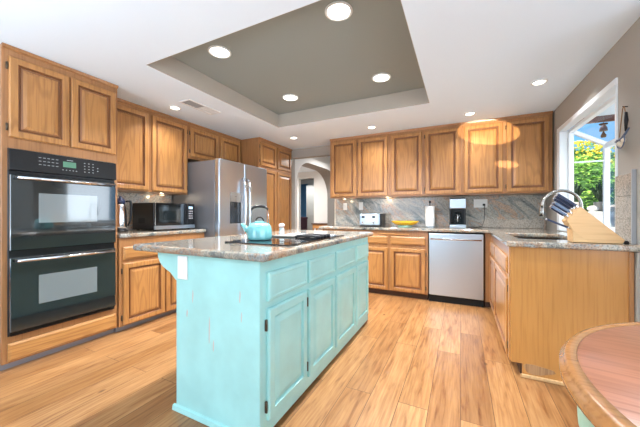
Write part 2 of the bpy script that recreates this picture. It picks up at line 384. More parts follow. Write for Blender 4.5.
# beyond the passage: thick arched wall, white hall, doorway
bm = B(); AY0, AY1, AZ = 4.68, 6.75, 2.16
pts = [(4.602, 0), (AY0, 0), (AY0, 1.75)]
for i in range(1, 10):
    a = PI - PI / 2 * i / 9; pts.append((AY0 + .5 + .5 * math.cos(a), 1.75 + (AZ - 1.75) * math.sin(a)))
for i in range(0, 10):
    a = PI / 2 - PI / 2 * i / 9; pts.append((AY1 - .75 + .75 * math.cos(a), 1.55 + (AZ - 1.55) * math.sin(a)))
pts += [(AY1, 0), (8.0, 0), (8.0, 2.6), (4.602, 2.6)]
prism(bm, pts, 'x', -3.12, -2.80)
bm.normal_update()
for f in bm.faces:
    if abs(f.normal.x) < .5 and f.calc_center_median().y > 5 and f.calc_center_median().y < 7: f.material_index = 1  # arch soffit and far jamb greyed, their shade put into the colour
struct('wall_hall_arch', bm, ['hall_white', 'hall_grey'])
bm = B(); dx0, dx1, dz = -4.72, -4.17, 2.26
box(bm, -6.6, dx0, 8.0, 8.12, 0, 2.6); box(bm, dx0, dx1, 8.0, 8.12, dz, 2.6); box(bm, dx1, -1.8, 8.0, 8.12, 0, 2.6)
struct('wall_hall_far', bm, 'hall_white')
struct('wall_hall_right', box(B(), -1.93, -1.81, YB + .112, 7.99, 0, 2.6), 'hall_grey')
struct('wall_hall_left', box(B(), -6.6, -6.48, 4.6, 10.5, 0, 2.6), 'hall_white')
struct('wall_hall_near', box(B(), -6.48, -3.61, 4.5, 4.6, 0, 2.6), 'hall_white')
bm = box(B(), -6.6, -1.81, 4.605, 8.12, 2.46, 2.56); box(bm, -6.6, -3.0, 8.13, 10.5, 2.46, 2.56)
struct('ceiling_hall', bm, 'ceiling_white')
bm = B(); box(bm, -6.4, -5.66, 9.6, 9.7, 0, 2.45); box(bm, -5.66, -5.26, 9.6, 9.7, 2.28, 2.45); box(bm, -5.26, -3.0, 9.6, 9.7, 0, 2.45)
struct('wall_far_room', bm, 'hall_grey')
struct('wall_far_blue', box(B(), -6.4, -4.6, 10.4, 10.5, 0, 2.45), 'room_blue')
d1 = struct('door_1', box(B(), -5.31, -4.70, 9.555, 9.595, .01, 2.2, .004), 'door_beige')
bm = B()
for z0, z1 in ((.15, .95), (1.05, 2.1)): box(bm, -5.20, -4.80, 9.547, 9.554, z0, z1, .003)
obj('door_panel', bm, 'door_beige', d1)
obj('door_handle', lathe(B(), [(.01, -.05), (.028, -.045), (.03, -.03), (.012, -.02), (.012, 0)], -5.255, 9.555, 16, axis='y', cz=.96), 'iron', d1)
bm = B(); box(bm, -5.42, -5.0, 8.7, 9.1, .01, .52, .02); box(bm, -5.42, -5.0, 9.04, 9.1, .52, 1.0, .02)
tag(obj('armchair', bm, 'maroon'), 'dark maroon armchair seen through the far hall doorway', 'chair')
t = thing('console_table', 'small brown console table against the white hall wall beyond the arch', 'table', (-3.7, 7.75, 0))
obj('tabletop', box(B(), -.35, .35, -.16, .16, .80, .83, .005), 'brown_dark', t); obj('apron', box(B(), -.32, .32, -.13, .13, .68, .799, .003), 'oak_h', t)
for sx in (-1, 1):
    for sy in (-1, 1): obj('leg', box(B(), sx * .30 - .02, sx * .30 + .02, sy * .11 - .02, sy * .11 + .02, .001, .679, .003), 'oak', t)

# garden window (window_1)
ox = XR + .39
wr = struct('window_1', box(B(), XR + .061, XR + .10, WY0, WY0 + .04, WZ0, WZ1, .003), 'vinyl_white')
bm = B()   # casing trim around the opening on the room side
box(bm, XR - .014, XR + .059, WY0 - .001, WY1 + .06, WZ1 - .02, WZ1 + .03, .004); box(bm, XR - .014, XR + .059, WY1 - .03, WY1 + .06, WZ0, WZ1 - .021, .004)
box(bm, XR - .008, XR + .059, WY0, WY0 + .025, WZ0, WZ1 - .021, .003)
obj('casing', bm, 'trim_white', wr)
bm = B(); zt, zo = WZ1 - .015, 1.83
box(bm, XR + .061, XR + .105, WY1 - .045, WY1 - .005, WZ0, zt, .003); box(bm, XR + .061, XR + .105, WY0 + .041, WY1 - .046, zt - .036, zt, .003)
for y in (WY0 + .005, WY1 - .045):
    box(bm, ox - .045, ox, y, y + .04, WZ0, zo, .003)
    prism(bm, [(XR + .10, zt), (ox, zo), (ox, zo - .045), (XR + .10, zt - .042)], 'y', y, y + .04)
box(bm, ox - .045, ox, WY0 + .046, WY1 - .046, zo - .05, zo, .003); box(bm, ox - .045, ox, WY0 + .046, WY1 - .046, WZ0, WZ0 + .05, .003)
for y in (WY0 + .005, WY1 - .045): box(bm, XR + .106, ox - .046, y, y + .04, WZ0, WZ0 + .045, .002)
obj('window_frame', bm, 'vinyl_white', wr)
obj('sill', box(B(), XR + .061, ox + .01, WY0, WY1, WZ0 - .04, WZ0 - .001, .003), 'trim_white', wr)
obj('pane', box(B(), XR + .106, ox - .046, WY1 - .03, WY1 - .024, WZ0 + .046, zo - .05), 'glass', wr)
obj('pane', box(B(), XR + .106, ox - .046, WY0 + .024, WY0 + .03, WZ0 + .046, zo - .05), 'glass', wr)
obj('pane', box(B(), ox - .025, ox - .02, WY0 + .047, WY1 - .047, WZ0 + .051, zo - .051), 'glass', wr)
obj('pane', prism(B(), [(XR + .11, zt - .01), (ox - .03, zo - .012), (ox - .03, zo - .018), (XR + .11, zt - .016)], 'y', WY0 + .046, WY1 - .046), 'glass', wr)
obj('muntin', box(B(), XR + .11, ox - .047, WY1 - .045, WY1 - .032, 1.648, 1.663, .002), 'vinyl_white', wr)

# ------------------------------------------------------------------ cabinets
def rings_panel(bm, x0, x1, z0, z1, prof, bands=()):
    """stack of rectangular rings (inset, y) facing -y"""
    loops = []
    for ins, y in prof:
        loops.append([bm.verts.new(p) for p in ((x0 + ins, y, z0 + ins), (x1 - ins, y, z0 + ins), (x1 - ins, y, z1 - ins), (x0 + ins, y, z1 - ins))])
    fs = []
    for q_, (a_, b_) in enumerate(zip(loops, loops[1:])):
        for i in range(4):
            fs.append(bm.faces.new((a_[i], a_[(i + 1) % 4], b_[(i + 1) % 4], b_[i])))
            if q_ in bands: fs[-1].material_index = 1
    fs.append(bm.faces.new(loops[0][::-1])); fs.append(bm.faces.new(loops[-1]))
    bmesh.ops.recalc_face_normals(bm, faces=fs)
    return bm
def door_bm(x0, x1, z0, z1, fr=.055):
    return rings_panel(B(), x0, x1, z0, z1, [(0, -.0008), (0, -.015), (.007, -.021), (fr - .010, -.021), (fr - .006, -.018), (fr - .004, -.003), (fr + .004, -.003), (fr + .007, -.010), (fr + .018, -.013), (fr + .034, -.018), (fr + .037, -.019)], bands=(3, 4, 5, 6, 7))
def drawer_bm(x0, x1, z0, z1):
    return rings_panel(B(), x0, x1, z0, z1, [(0, -.0008), (0, -.013), (.010, -.018), (.016, -.021)])
def hinge_bm(x, z, h=.05):
    bm = box(B(), x - .006, x + .006, -.006, -.0012, z - h / 2, z + h / 2, .001)
    lathe(bm, [(.0045, 0), (.0045, h)], x, -.009, 8, cz=z - h / 2); return bm
def cabinet(name, label, loc, rz, W, D, z0, z1, doors=(), drawers=(), toe=0, mats=('oak_frame', 'oak', 'oak_h', 'hinge_bronze'), crown=0, group=None, hinges=True, toe_d=.055, toe_mat='toe_grey'):
    t = thing(name, label, 'cabinet', (loc[0], loc[1], z0), rz, group); H = z1 - z0
    obj('body', box(B(), 0, W, 0, D, toe, H, .002), mats[0], t)
    if toe: obj('toe_kick', box(B(), .002, W - .002, toe_d, D, 0, toe - .001), toe_mat, t)
    if crown:
        obj('crown_moulding', prism(B(), [(-.006, H - .026), (-.014, H - .018), (-.018, H - .006), (-.018, H - .0005), (-.0008, H - .0005), (-.0008, H - .026)], 'x', 0, W), mats[0], t)
    for (a, b_, c_, d_, *h) in doors:
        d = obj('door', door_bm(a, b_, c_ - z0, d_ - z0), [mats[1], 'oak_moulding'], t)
        if hinges and h:
            hx = a - .007 if h[0] == 'l' else b_ + .007
            for hz in (c_ - z0 + .07, d_ - z0 - .07): obj('hinge', hinge_bm(hx, hz), mats[3], d)
    for (a, b_, c_, d_) in drawers: obj('drawer', drawer_bm(a, b_, c_ - z0, d_ - z0), mats[2], t)
    return t

# left wall (front faces +X): local x -> world Y
R90 = PI / 2
oc = cabinet('oven_cabinet', 'tall oak cabinet housing the black double oven', (-2.86, .79), R90, .745, .62, 0, CZ - .001,
        doors=[(.033, .378, 1.655, 2.225, 'l'), (.39, .725, 1.655, 2.225)], toe=.055, crown=1)
obj('lower_panel', drawer_bm(.028, .728, .068, .195), 'oak_h', oc)
cabinet('base_cabinet', 'oak base cabinet under the microwave counter, left wall', (-2.84, 1.54), R90, .98, .64, 0, .884,
        doors=[(.028, .445, .065, .645, 'l'), (.46, .94, .065, .645, 'r')], drawers=[(.028, .445, .68, .80), (.46, .94, .68, .80)], toe=.055)
cabinet('wall_cabinet', 'tall oak wall cabinet with two doors above the microwave', (-3.16, 1.54), R90, .996, .32, 1.36, CZ - .001,
        doors=[(.02, .475, 1.375, 2.235), (.515, .975, 1.375, 2.235, 'r')], crown=1)
cabinet('wall_cabinet', 'short oak cabinet with two doors above the refrigerator', (-3.16, 2.54), R90, .975, .32, 1.83, CZ - .001,
        doors=[(.03, .50, 1.86, 2.235, 'l'), (.55, .96, 1.86, 2.235)], crown=1)
cabinet('pantry_cabinet', 'full-height oak pantry cabinet beside the refrigerator', (-2.80, 3.522), R90, .955, .68, 0, CZ - .001,
        doors=[(.03, .445, 1.87, 2.235, 'l'), (.495, .925, 1.87, 2.235, 'r'), (.03, .445, .10, 1.82, 'l'), (.495, .925, .10, 1.82, 'r')], toe=.08, crown=1)
# back wall uppers
for i, (x0, x1, da, db, lab) in enumerate((
        (-1.865, -.925, (-1.835, -1.43), (-1.395, -.95), 'oak wall cabinet above the toaster, beside the arched passage'),
        (-.924, .012, (-.895, -.475), (-.435, -.015), 'middle oak wall cabinet above the yellow platter and paper towels'),
        (.013, .955, (.04, .465), (.505, .92), 'oak wall cabinet nearest the window with sunlight patches'))):
    cabinet('wall_cabinet', lab, (x0, 4.14), 0, x1 - x0, .345, 1.36, CZ - .001,
            doors=[(da[0] - x0, da[1] - x0, 1.378, 2.24), (db[0] - x0, db[1] - x0, 1.378, 2.24, 'l')], crown=1)
# back base
bc = cabinet('base_cabinet', 'oak base cabinet with two drawers left of the dishwasher', (-1.33, 3.87), 0, .957, .615, 0, .884,
        doors=[(.03, .448, .085, .655), (.483, .925, .085, .655, 'r')], drawers=[(.03, .448, .705, .812), (.483, .925, .705, .812)], toe=.075, toe_mat='brown_dark')
obj('pull_out_board', box(B(), .33, .72, -.012, -.0008, .832, .848, .002), 'oak_h', bc)
cabinet('base_cabinet', 'oak base cabinet at the passage end, mostly behind the island', (-1.87, 3.87), 0, .538, .615, 0, .884,
        doors=[(.03, .508, .085, .655, 'l')], drawers=[(.03, .508, .705, .812)], toe=.075, toe_mat='brown_dark')
obj_fill = cabinet('corner_cabinet', 'narrow oak corner filler cabinet right of the dishwasher', (.257, 3.87), 0, .70, .615, 0, .884, toe=.075, toe_mat='brown_dark')
# sink run (front faces -X): local x -> world -Y
sc = cabinet('sink_cabinet', 'oak sink base cabinet under the window with wide end panel', (.318, 3.868), -R90, 1.49, .645, 0, .884,
        doors=[(.12, .60, .09, .64, 'l'), (.63, 1.40, .09, .64, 'r')], drawers=[(.12, .60, .675, .80), (.63, 1.40, .675, .80)], toe=.088, toe_mat='brown_dark')
_b = [c_2 for c_2 in sc.children if c_2.name.startswith('body')][0]
bm = B(); box(bm, 0, 1.49, 0, .645, .088, .68, .002); box(bm, 0, .53, 0, .645, .6801, .884); box(bm, 1.29, 1.49, 0, .645, .6801, .884); box(bm, .531, 1.289, 0, .06, .6801, .884); box(bm, .531, 1.289, .51, .645, .6801, .884)
bm.to_mesh(_b.data); bm.free()
obj('end_panel', prism(B(), [(-.005, .088), (-.005, .884), (.612, .884), (.612, .004), (.06, .004), (.06, .088)], 'x', 1.4905, 1.512), 'oak_end', sc)
obj('corner_stile', box(B(), 1.44, 1.489, -.012, -.0005, .088, .884, .002), 'oak_end', sc)
obj('base_strip', box(B(), 1.5125, 1.528, .05, .610, .001, .022, .003), 'block_wood', sc)
bm = B(); vv = []
for k in range(14):
    a = 2 * PI * k / 14; rr = 1 + .18 * math.sin(3 * a + 1)
    vv.append((.145 + .085 * rr * math.cos(a), .062 + .032 * rr * math.sin(a)))
prism(bm, vv, 'x', 1.5122, 1.5132); obj('worn_patch', bm, 'scuffed_wood', sc)
obj('filler_strip', box(B(), 1.5125, 1.522, .588, .610, .023, .880, .002), 'oak_frame', sc)

struct('trim_1', box(B(), .932, XR - .0005, 2.325, 2.376, .001, .883, .002), 'greige')
# island (doors face +X)
IX, IY0, IY1 = -.862, 1.09, 2.85
isl = thing('kitchen_island', 'aqua painted kitchen island with four doors and drawers under granite', 'kitchen island', (IX, IY0, 0), R90)
L = IY1 - IY0
obj('body', box(B(), 0, L, 0, .59, .02, .884, .002), 'aqua', isl)
obj('face_frame', box(B(), 0, L, -.004, -.0003, .021, .883, .001), 'aqua', isl)
ed = [(.048, .435), (.465, .868), (.898, 1.335), (1.365, 1.725)]
for k, (a, b_) in enumerate(ed):
    obj('drawer', rings_panel(B(), a, b_, .680, .822, [(0, -.0045), (0, -.017), (.008, -.023), (.020, -.024), (.024, -.021)]), 'aqua', isl)
    bm = rings_panel(B(), a, b_, .095, .642, [(0, -.0045), (0, -.017), (.008, -.024), (.046, -.024), (.049, -.010), (.056, -.009), (.062, -.014), (.090, -.023)])
    d = obj('door', bm, 'aqua', isl)
    if k < 2:
        for hz in (.165, .565):
            h = hinge_bm(a - .008, hz, .055); bmesh.ops.translate(h, verts=h.verts[:], vec=(0, -.004, 0)); obj('hinge', h, 'hinge_bronze', d)
obj('base_moulding', prism(B(), [(-.0005, 0.001), (-.0005, .03), (-.012, .026), (-.016, .001)], 'y', -.002, .605), 'aqua', isl)
# worn paint marks on the end panel (real chips)
for cy, cz, ww, hh in ((.455, .66, .004, .035), (.33, .50, .004, .07), (.12, .70, .004, .03), (.11, .60, .003, .025), (.50, .56, .005, .02), (.30, .42, .004, .03)):
    vv = [(cy + ww * (1 + .4 * math.sin(5 * k)) * math.cos(2 * PI * k / 10), cz + hh * (1 + .2 * math.cos(7 * k)) * math.sin(2 * PI * k / 10)) for k in range(10)]
    obj('worn_spot', prism(B(), vv, 'x', -.0008, -.0002), 'aqua_worn', isl)
pts = [(.592, .883), (.592, .735)]
for k in range(1, 9):
    a = PI / 2 * k / 8; pts.append((.60 + .03 + .145 * (1 - math.cos(a)) * .95, .735 + .145 * math.sin(a) * .55 + .0))
pts = [(.592, .883), (.592, .730), (.605, .735), (.625, .752), (.650, .772), (.685, .786), (.715, .800), (.742, .825), (.758, .855), (.762, .883)]
for x0 in (0.003, L - .035):
    obj('corbel', prism(B(), pts, 'x', x0, x0 + .03, .003), 'aqua', isl)
ow = thing('wall_outlet', 'white outlet plate on the aqua island end by the corbel', 'outlet', (-1.395, 1.0895, .81))
def plate(t, w_, h_, mat='plastic_white', dark=True, n=1):
    obj('cover_plate', box(B(), -w_ / 2, w_ / 2, -.006, -.0005, -h_ / 2, h_ / 2, .002), mat, t)
    for k in range(n):
        cx_ = (k - (n - 1) / 2) * .046
        bm = B()
        for dz in (-.024, .024): box(bm, cx_ - .014, cx_ + .014, -.0085, -.0062, dz - .014, dz + .014, .002)
        s = obj('socket', bm, 'plastic_white', t)
plate(ow, .08, .13)
io = obj('island_countertop', cells(B(), [-1.81, -.808], [1.055, 2.885], lambda i, j: True, .885, .925, .014, 3), 'granite_top')
tag(io, 'polished granite slab on the aqua kitchen island', 'countertop')

# counters
lc = obj('countertop', cells(B(), [XL + .001, -2.815], [1.537, 2.528], lambda i, j: True, .885, .925, .012, 3), 'granite_top'); tag(lc, 'short granite counter under the black microwave', 'countertop')
SX0, SX1, SY0, SY1 = .40, .80, 2.60, 3.32
xs = [-1.92, .285, SX0, SX1, XR - .001]; ys = [2.32, SY0, SY1, 3.84, YB - .001]
def kp(i, j):
    if i == 0: return j == 3
    return not (i == 2 and j == 1)
mc = obj('countertop', cells(B(), xs, ys, kp, .885, .925, .012, 3), 'granite_top'); tag(mc, 'L-shaped granite counter along back wall and window holding the sink', 'countertop')
bs = thing('backsplash', 'variegated granite backsplash between the back counter and wall cabinets', 'backsplash', (0, YB, .926))
obj('slab', box(B(), -1.915, XR - .002, -.022, -.001, 0, .433, .001), 'granite_splash', bs); obj('ledge', box(B(), .26, XR - .03, -.042, -.0225, 0, .11, .003), 'granite_light', bs)
obj('end_trim', box(B(), -1.93, -1.9155, -.024, -.001, 0, .433, .001), 'plastic_cream', bs)
b2 = obj('backsplash', box(B(), XL + .001, XL + .022, 1.54, 2.53, .926, 1.359, .001), 'granite_splash_side'); tag(b2, 'granite backsplash on left wall behind the microwave', 'backsplash')
b3 = thing('backsplash', 'tan stone backsplash panel on the window wall behind the knife block', 'backsplash', (XR, 2.34, .926))
bm = B()
for z0, z1 in ((0, .15), (.152, .30), (.302, .44)): box(bm, -.02, -.001, .1, .305, z0, z1, .002)
obj('slab', bm, 'granite_light', b3); obj('edge_trim', box(B(), -.022, -.001, .085, .099, 0, .46, .002), 'vent_grey', b3)

# sink, faucet
s = thing('sink', 'black undermount kitchen sink set in the window counter', 'sink', ((SX0 + SX1) / 2, (SY0 + SY1) / 2, .70))
hx, hy = (SX1 - SX0) / 2 + .004, (SY1 - SY0) / 2 + .004
bm = B(); box(bm, -hx, hx, -hy, hy, 0, .01)
box(bm, -hx - .008, -hx, -hy, hy, 0, .182); box(bm, hx, hx + .008, -hy, hy, 0, .182); box(bm, -hx, hx, -hy - .008, -hy, 0, .182); box(bm, -hx, hx, hy, hy + .008, 0, .182)
obj('basin', bm, 'black_matte', s); obj('drain', lathe(B(), [(.04, .0105), (.04, .014), (.02, .012)], 0, 0, 20), 'steel', s)
f = thing('faucet', 'tall brushed nickel gooseneck faucet behind the sink', 'faucet', (.875, 3.0, .9255))
obj('base', lathe(B(), [(.028, 0), (.028, .008), (.018, .02), (.017, .07), (.013, .08)]), 'nickel', f)
pth = [(0, 0, .07), (0, 0, .20)] + arc((-.13, 0, .235), .13, 0, 150, 14) ; pth += [(-.262, 0, .245)]
pth = [(0, 0, .07), (0, 0, .18)] + arc((-.128, 0, .25), .128, 0, 172, 18) + [(-.258, 0, .235)]
obj('spout', tube(B(), pth, .0115, 12), 'nickel', f)
obj('spray_head', tube(B(), [(-.258, 0, .24), (-.260, 0, .20), (-.262, 0, .165)], [.0125, .016, .0165], 14), 'nickel', f)
obj('lever', tube(B(), [(.012, -.015, .05), (.02, -.05, .065), (.024, -.09, .085)], [.007, .006, .005], 8), 'nickel', f)

# ------------------------------------------------------------------ wall oven
ov = thing('wall_oven', 'black double wall oven with steel handles set in the oak cabinet', 'oven', (-2.86, .818, .245), R90)
OW = .688
obj('trim_frame', box(B(), 0, OW, -.012, -.0008, 0, 1.332, .003), 'black_satin', ov)
cp = obj('control_panel', prism(B(), [(-.0125, 1.172), (-.040, 1.176), (-.034, 1.325), (-.0125, 1.330)], 'x', 0, OW, .002), 'black_satin', ov)
def onpanel(x0, x1, z0, z1, name, mat, par, d=.0012):
    def yy(z): return -.0405 + (z - 1.176) / (1.325 - 1.176) * .006
    obj(name, prism(B(), [(yy(z0) - d, z0), (yy(z1) - d, z1), (yy(z1), z1), (yy(z0), z0)], 'x', x0, x1), mat, par)
onpanel(.30, .385, 1.238, 1.282, 'display', 'lcd_green', cp)
for r_ in range(4):
    for c_ in range(3): onpanel(.44 + c_ * .03, .449 + c_ * .03, 1.285 - r_ * .024, 1.292 - r_ * .024, 'button', 'key_white', cp)
for r_ in range(2): onpanel(.535, .544, 1.255 - r_ * .024, 1.262 - r_ * .024, 'button', 'key_white', cp)
for r_ in range(3):
    for c_ in range(5): onpanel(.155 + c_ * .025, .17 + c_ * .025, 1.285 - r_ * .026, 1.290 - r_ * .026, 'button', 'key_white', cp)
for c_ in range(5): onpanel(.295 + c_ * .022, .303 + c_ * .022, 1.212, 1.218, 'button', 'key_white', cp)
onpanel(.325, .365, 1.292, 1.298, 'name_mark', 'key_white', cp)
bm = B()
for k in range(14): box(bm, .05 + k * .045, .08 + k * .045, -.016, -.0125, 1.152, 1.160)
obj('vent', bm, 'black_matte', ov)
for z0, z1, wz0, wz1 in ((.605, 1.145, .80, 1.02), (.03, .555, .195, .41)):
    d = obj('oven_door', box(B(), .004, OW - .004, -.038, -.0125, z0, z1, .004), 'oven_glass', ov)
    obj('window', box(B(), .155, .535, -.0392, -.0383, wz0, wz1), 'oven_window_glare', d, label='oven window with a reflection put into its grey colour')
    bm = tube(B(), [(.03, -.075, z1 - .022), (.35, -.079, z1 - .022), (OW - .03, -.075, z1 - .022)], .011, 12)
    obj('handle', bm, 'steel_bright', d)
    bm = B()
    for x in (.035, OW - .035): box(bm, x - .009, x + .009, -.074, -.0385, z1 - .032, z1 - .012, .003)
    obj('handle_bracket', bm, 'black_satin', d)
bm = B()
for k in range(3): box(bm, .01, OW - .01, -.030, -.0125, .003 + k * .009, .008 + k * .009)
obj('bottom_vent', bm, 'black_satin', ov)

# ------------------------------------------------------------------ refrigerator (front faces +X)
fr = thing('refrigerator', 'stainless side-by-side refrigerator with ice dispenser', 'refrigerator', (-2.70, 2.545, 0), R90)
FW = .955; FH = 1.79
obj('cabinet_body', box(B(), 0, FW, 0, .76, .03, FH - .015, .004), 'fridge_side', fr)
obj('grille', box(B(), .01, FW - .01, .01, .05, .002, .029), 'black_satin', fr)
SP = .455
d1_ = obj('freezer_door', box(B(), 0, SP - .003, -.078, -.004, .06, FH, .012, 3), 'steel', fr)
d2_ = obj('fridge_door', box(B(), SP + .003, FW, -.078, -.004, .06, FH, .012, 3), 'steel', fr)
def fhandle(x, par):
    bm = tube(B(), [(x, -.079, .82), (x, -.125, .85), (x, -.135, 1.0), (x, -.135, 1.4), (x, -.125, 1.55), (x, -.079, 1.58)], [.012, .014, .016, .016, .014, .012], 12)
    obj('handle', bm, 'steel_bright', par)
fhandle(SP - .045, d1_); fhandle(SP + .045, d2_)
obj('dispenser_panel', box(B(), .185, .375, -.083, -.0785, 1.265, 1.385, .003), 'dispenser_grey', d1_)
bm = B(); box(bm, .185, .375, -.0795, -.0785, .99, 1.264); box(bm, .185, .195, -.085, -.0796, .99, 1.264); box(bm, .365, .375, -.085, -.0796, .99, 1.264); box(bm, .196, .364, -.092, -.0796, .99, 1.0)
obj('dispenser_recess', bm, 'dispenser_dark', d1_); obj('dispenser_spout', box(B(), .26, .30, -.088, -.0796, 1.19, 1.26, .003), 'black_satin', d1_)
bm = B(); box(bm, .268, .278, -.0845, -.0832, 1.33, 1.342); box(bm, .286, .296, -.0845, -.0832, 1.33, 1.342); obj('dispenser_button', bm, 'black_satin', d1_)

# ------------------------------------------------------------------ dishwasher
dw = thing('dishwasher', 'stainless steel dishwasher under the back counter', 'dishwasher', (-.368, 3.868, 0))
obj('tub', box(B(), .004, .618, .002, .58, .10, .872), 'black_matte', dw)
dd = obj('door', box(B(), .008, .612, -.030, .001, .095, .868, .006, 2), 'steel', dw)
obj('handle', tube(B(), [(.03, -.062, .80), (.31, -.066, .80), (.59, -.062, .80)], .010, 12), 'steel_bright', dd)
bm = B()
for x in (.045, .575): box(bm, x - .008, x + .008, -.062, -.0305, .792, .808, .002)
obj('handle_bracket', bm, 'steel_bright', dd)
obj('kick_plate', box(B(), .006, .614, .012, .04, .002, .093), 'black_matte', dw)

# ------------------------------------------------------------------ microwave
mw = thing('microwave', 'black countertop microwave with steel trim strip', 'microwave', (-2.985, 1.965, .9255), R90)
MW = .52
obj('housing', box(B(), 0, MW, 0, .38, .012, .31, .006, 2), 'black_satin', mw)
md = obj('door', box(B(), .004, .405, -.018, -.0008, .055, .306, .004), 'black_gloss', mw)
obj('window', box(B(), .05, .33, -.0192, -.0183, .095, .265, 0), 'oven_glass', md)
obj('edge_strip', box(B(), .004, .012, -.0215, -.0185, .055, .306, .001), 'steel_bright', md)
cp2 = obj('control_panel', box(B(), .407, MW - .004, -.018, -.0008, .055, .306, .003), 'black_gloss', mw)
obj('display', box(B(), .43, .485, -.0192, -.0183, .245, .275), 'display_blue', cp2)
for r_ in range(4):
    for c_ in range(3): obj('button', box(B(), .43 + c_ * .021, .445 + c_ * .021, -.0192, -.0183, .21 - r_ * .028, .225 - r_ * .028), 'toe_grey', cp2)
obj('lower_strip', box(B(), .002, MW - .002, -.020, -.0008, .014, .054, .002), 'steel', mw)
for x in (.04, MW - .04):
    for y in (.04, .34): obj('foot', lathe(B(), [(.014, .0), (.014, .0115)], x, y, 12), 'black_matte', mw)
bm = B()
for k in range(10):
    box(bm, -.0012, -.0002, .15 + k * .012, .156 + k * .012, .08, .14)
obj('side_vent', bm, 'black_matte', mw)

cc = thing('coffee_carafe', 'steel thermal coffee pot with black handle beside the double oven', 'coffee pot', (-3.17, 1.73, .9255))
obj('base', lathe(B(), [(.07, 0), (.075, .01), (.07, .022)], n=28), 'black_satin', cc)
obj('body', lathe(B(), [(.055, .0225), (.058, .06), (.055, .20), (.045, .27), (.04, .29)], n=28), 'steel_bright', cc)
obj('lid', lathe(B(), [(.042, .2905), (.044, .32), (.03, .345), (.012, .35), (.012, .37)], n=24), 'navy', cc)
obj('handle', tube(B(), [(.03, .035, .315), (.045, .075, .32), (.045, .085, .27), (.04, .08, .12), (.035, .055, .06)], [.010, .014, .013, .010, .008], 10), 'black_satin', cc)

# ------------------------------------------------------------------ cooktop and things on the island
ct = thing('cooktop', 'black glass cooktop with grates inset in the island granite', 'cooktop', (-1.10, 1.80, .9255))
obj('glass_surface', box(B(), -.265, .225, -.43, .43, 0, .008, .003), 'black_gloss', ct)
obj('downdraft_vent', box(B(), -.24, .20, .26, .32, .0083, .018, .002), 'vent_grey', ct)
gr = B()
for gx in (.09,):
    for a in range(4):
        o_ = .085
    for k in range(5):
        box(gr, gx - .08, gx + .08, .0 + k * .045 + .01, .0 + k * .045 + .02, .018, .030, .002)
    box(gr, gx - .085, gx - .073, .0, .21, .012, .024, .002); box(gr, gx + .073, gx + .085, .0, .21, .012, .024, .002)
    for yy_ in (.008, .20):
        for xx_ in (-.079, .079): box(gr, gx + xx_ - .005, gx + xx_ + .005, yy_ - .005, yy_ + .005, .0083, .014)
obj('grate', gr, 'iron', ct)
obj('griddle', box(B(), -.21, -.02, .0, .21, .0083, .020, .004), 'dispenser_grey', ct)
for x, y in ((-.12, -.23), (.10, -.20)): obj('burner_ring', lathe(B(), [(.085, .0082), (.085, .0088), (.08, .0089)], x, y, 32), 'dispenser_dark', ct)
for k in range(4): obj('knob', lathe(B(), [(.019, .0083), (.017, .03), (.012, .032)], .185, .02 + k * .055, 16), 'iron', ct)

k = thing('tea_kettle', 'aqua enamel tea kettle with black wire-bail handle on the cooktop', 'kettle', (-1.235, 1.565, .936), math.radians(26))
obj('body', lathe(B(), [(.074, 0), (.082, .004), (.0845, .02), (.0835, .055), (.079, .085), (.069, .104), (.050, .1145), (.038, .116)], n=40), 'enamel_aqua', k)
ld = obj('lid', lathe(B(), [(.037, .1165), (.036, .121), (.018, .127), (.004, .128)], n=28), 'enamel_aqua', k)
obj('lid_loop', tube(B(), arc((0, 0, .126), .026, 0, 180, 12), .0045, 8), 'black_satin', ld)
obj('spout', tube(B(), [(-.072, 0, .055), (-.098, 0, .078), (-.122, 0, .107)], [.022, .017, .0125], 14), 'enamel_aqua', k)
hd = obj('bail', tube(B(), [(-.062, 0, .100), (-.062, 0, .17), (-.054, 0, .205)], .0028, 8), 'steel_bright', k)
obj('bail', tube(B(), [(.062, 0, .100), (.060, 0, .17), (.053, 0, .205)], .0028, 8), 'steel_bright', k)
obj('grip', tube(B(), [(-.057, 0, .203), (-.045, 0, .218), (-.02, 0, .226), (.02, 0, .226), (.045, 0, .218), (.057, 0, .203)], [.006, .009, .010, .010, .009, .006], 12), 'black_satin', k)
sh = thing('salt_shaker', 'clear glass shaker with pale pink cap behind the kettle', 'shaker', (-1.33, 1.975, .926))
obj('jar', lathe(B(), [(.024, 0), (.026, .005), (.024, .03), (.0215, .07), (.022, .078)], n=24), 'glass_grey', sh)
obj('salt', lathe(B(), [(.020, .004), (.021, .02), (.019, .072)], n=20), 'plastic_white', sh)
obj('cap', lathe(B(), [(.0235, .0785), (.024, .095), (.018, .105), (.006, .107)], n=24), 'cap_pink', sh)

# ------------------------------------------------------------------ back counter things
t = thing('toaster', 'four-slot stainless toaster with two black dials', 'toaster', (-1.20, 4.25, .9255))
obj('shell', box(B(), -.175, .135, -.13, .13, .012, .195, .02, 3), 'steel', t)
obj('end_cap', box(B(), .1355, .165, -.125, .125, .010, .19, .01, 2), 'black_satin', t)
obj('base', box(B(), -.17, .16, -.125, .125, .001, .0115, .003), 'black_satin', t)
bm = B()
for x in (-.12, -.02): box(bm, x, x + .075, -.10, .10, .1952, .197)
for x in (-.14, .0): 
    pass
obj('slots', bm, 'black_matte', t)
for x in (-.11, .05):
    obj('lever', box(B(), x - .022, x + .022, -.150, -.1305, .125, .155, .004), 'black_satin', t)
    obj('dial', lathe(B(), [(.017, -.0195), (.019, -.002), (.019, -.0005)], x, -.13, 18, axis='y', cz=.06), 'steel_bright', t)
p = thing('platter', 'shallow yellow oval platter on a pale stand', 'platter', (-.72, 4.22, .9255))
bm = lathe(B(), [(.09, .001), (.10, .004), (.095, .022)], n=36); obj('stand', bm, 'sage', p)
bm = lathe(B(), [(.10, .0225), (.14, .035), (.185, .065), (.192, .085), (.186, .085), (.175, .066), (.12, .040), (.02, .036)], n=44)
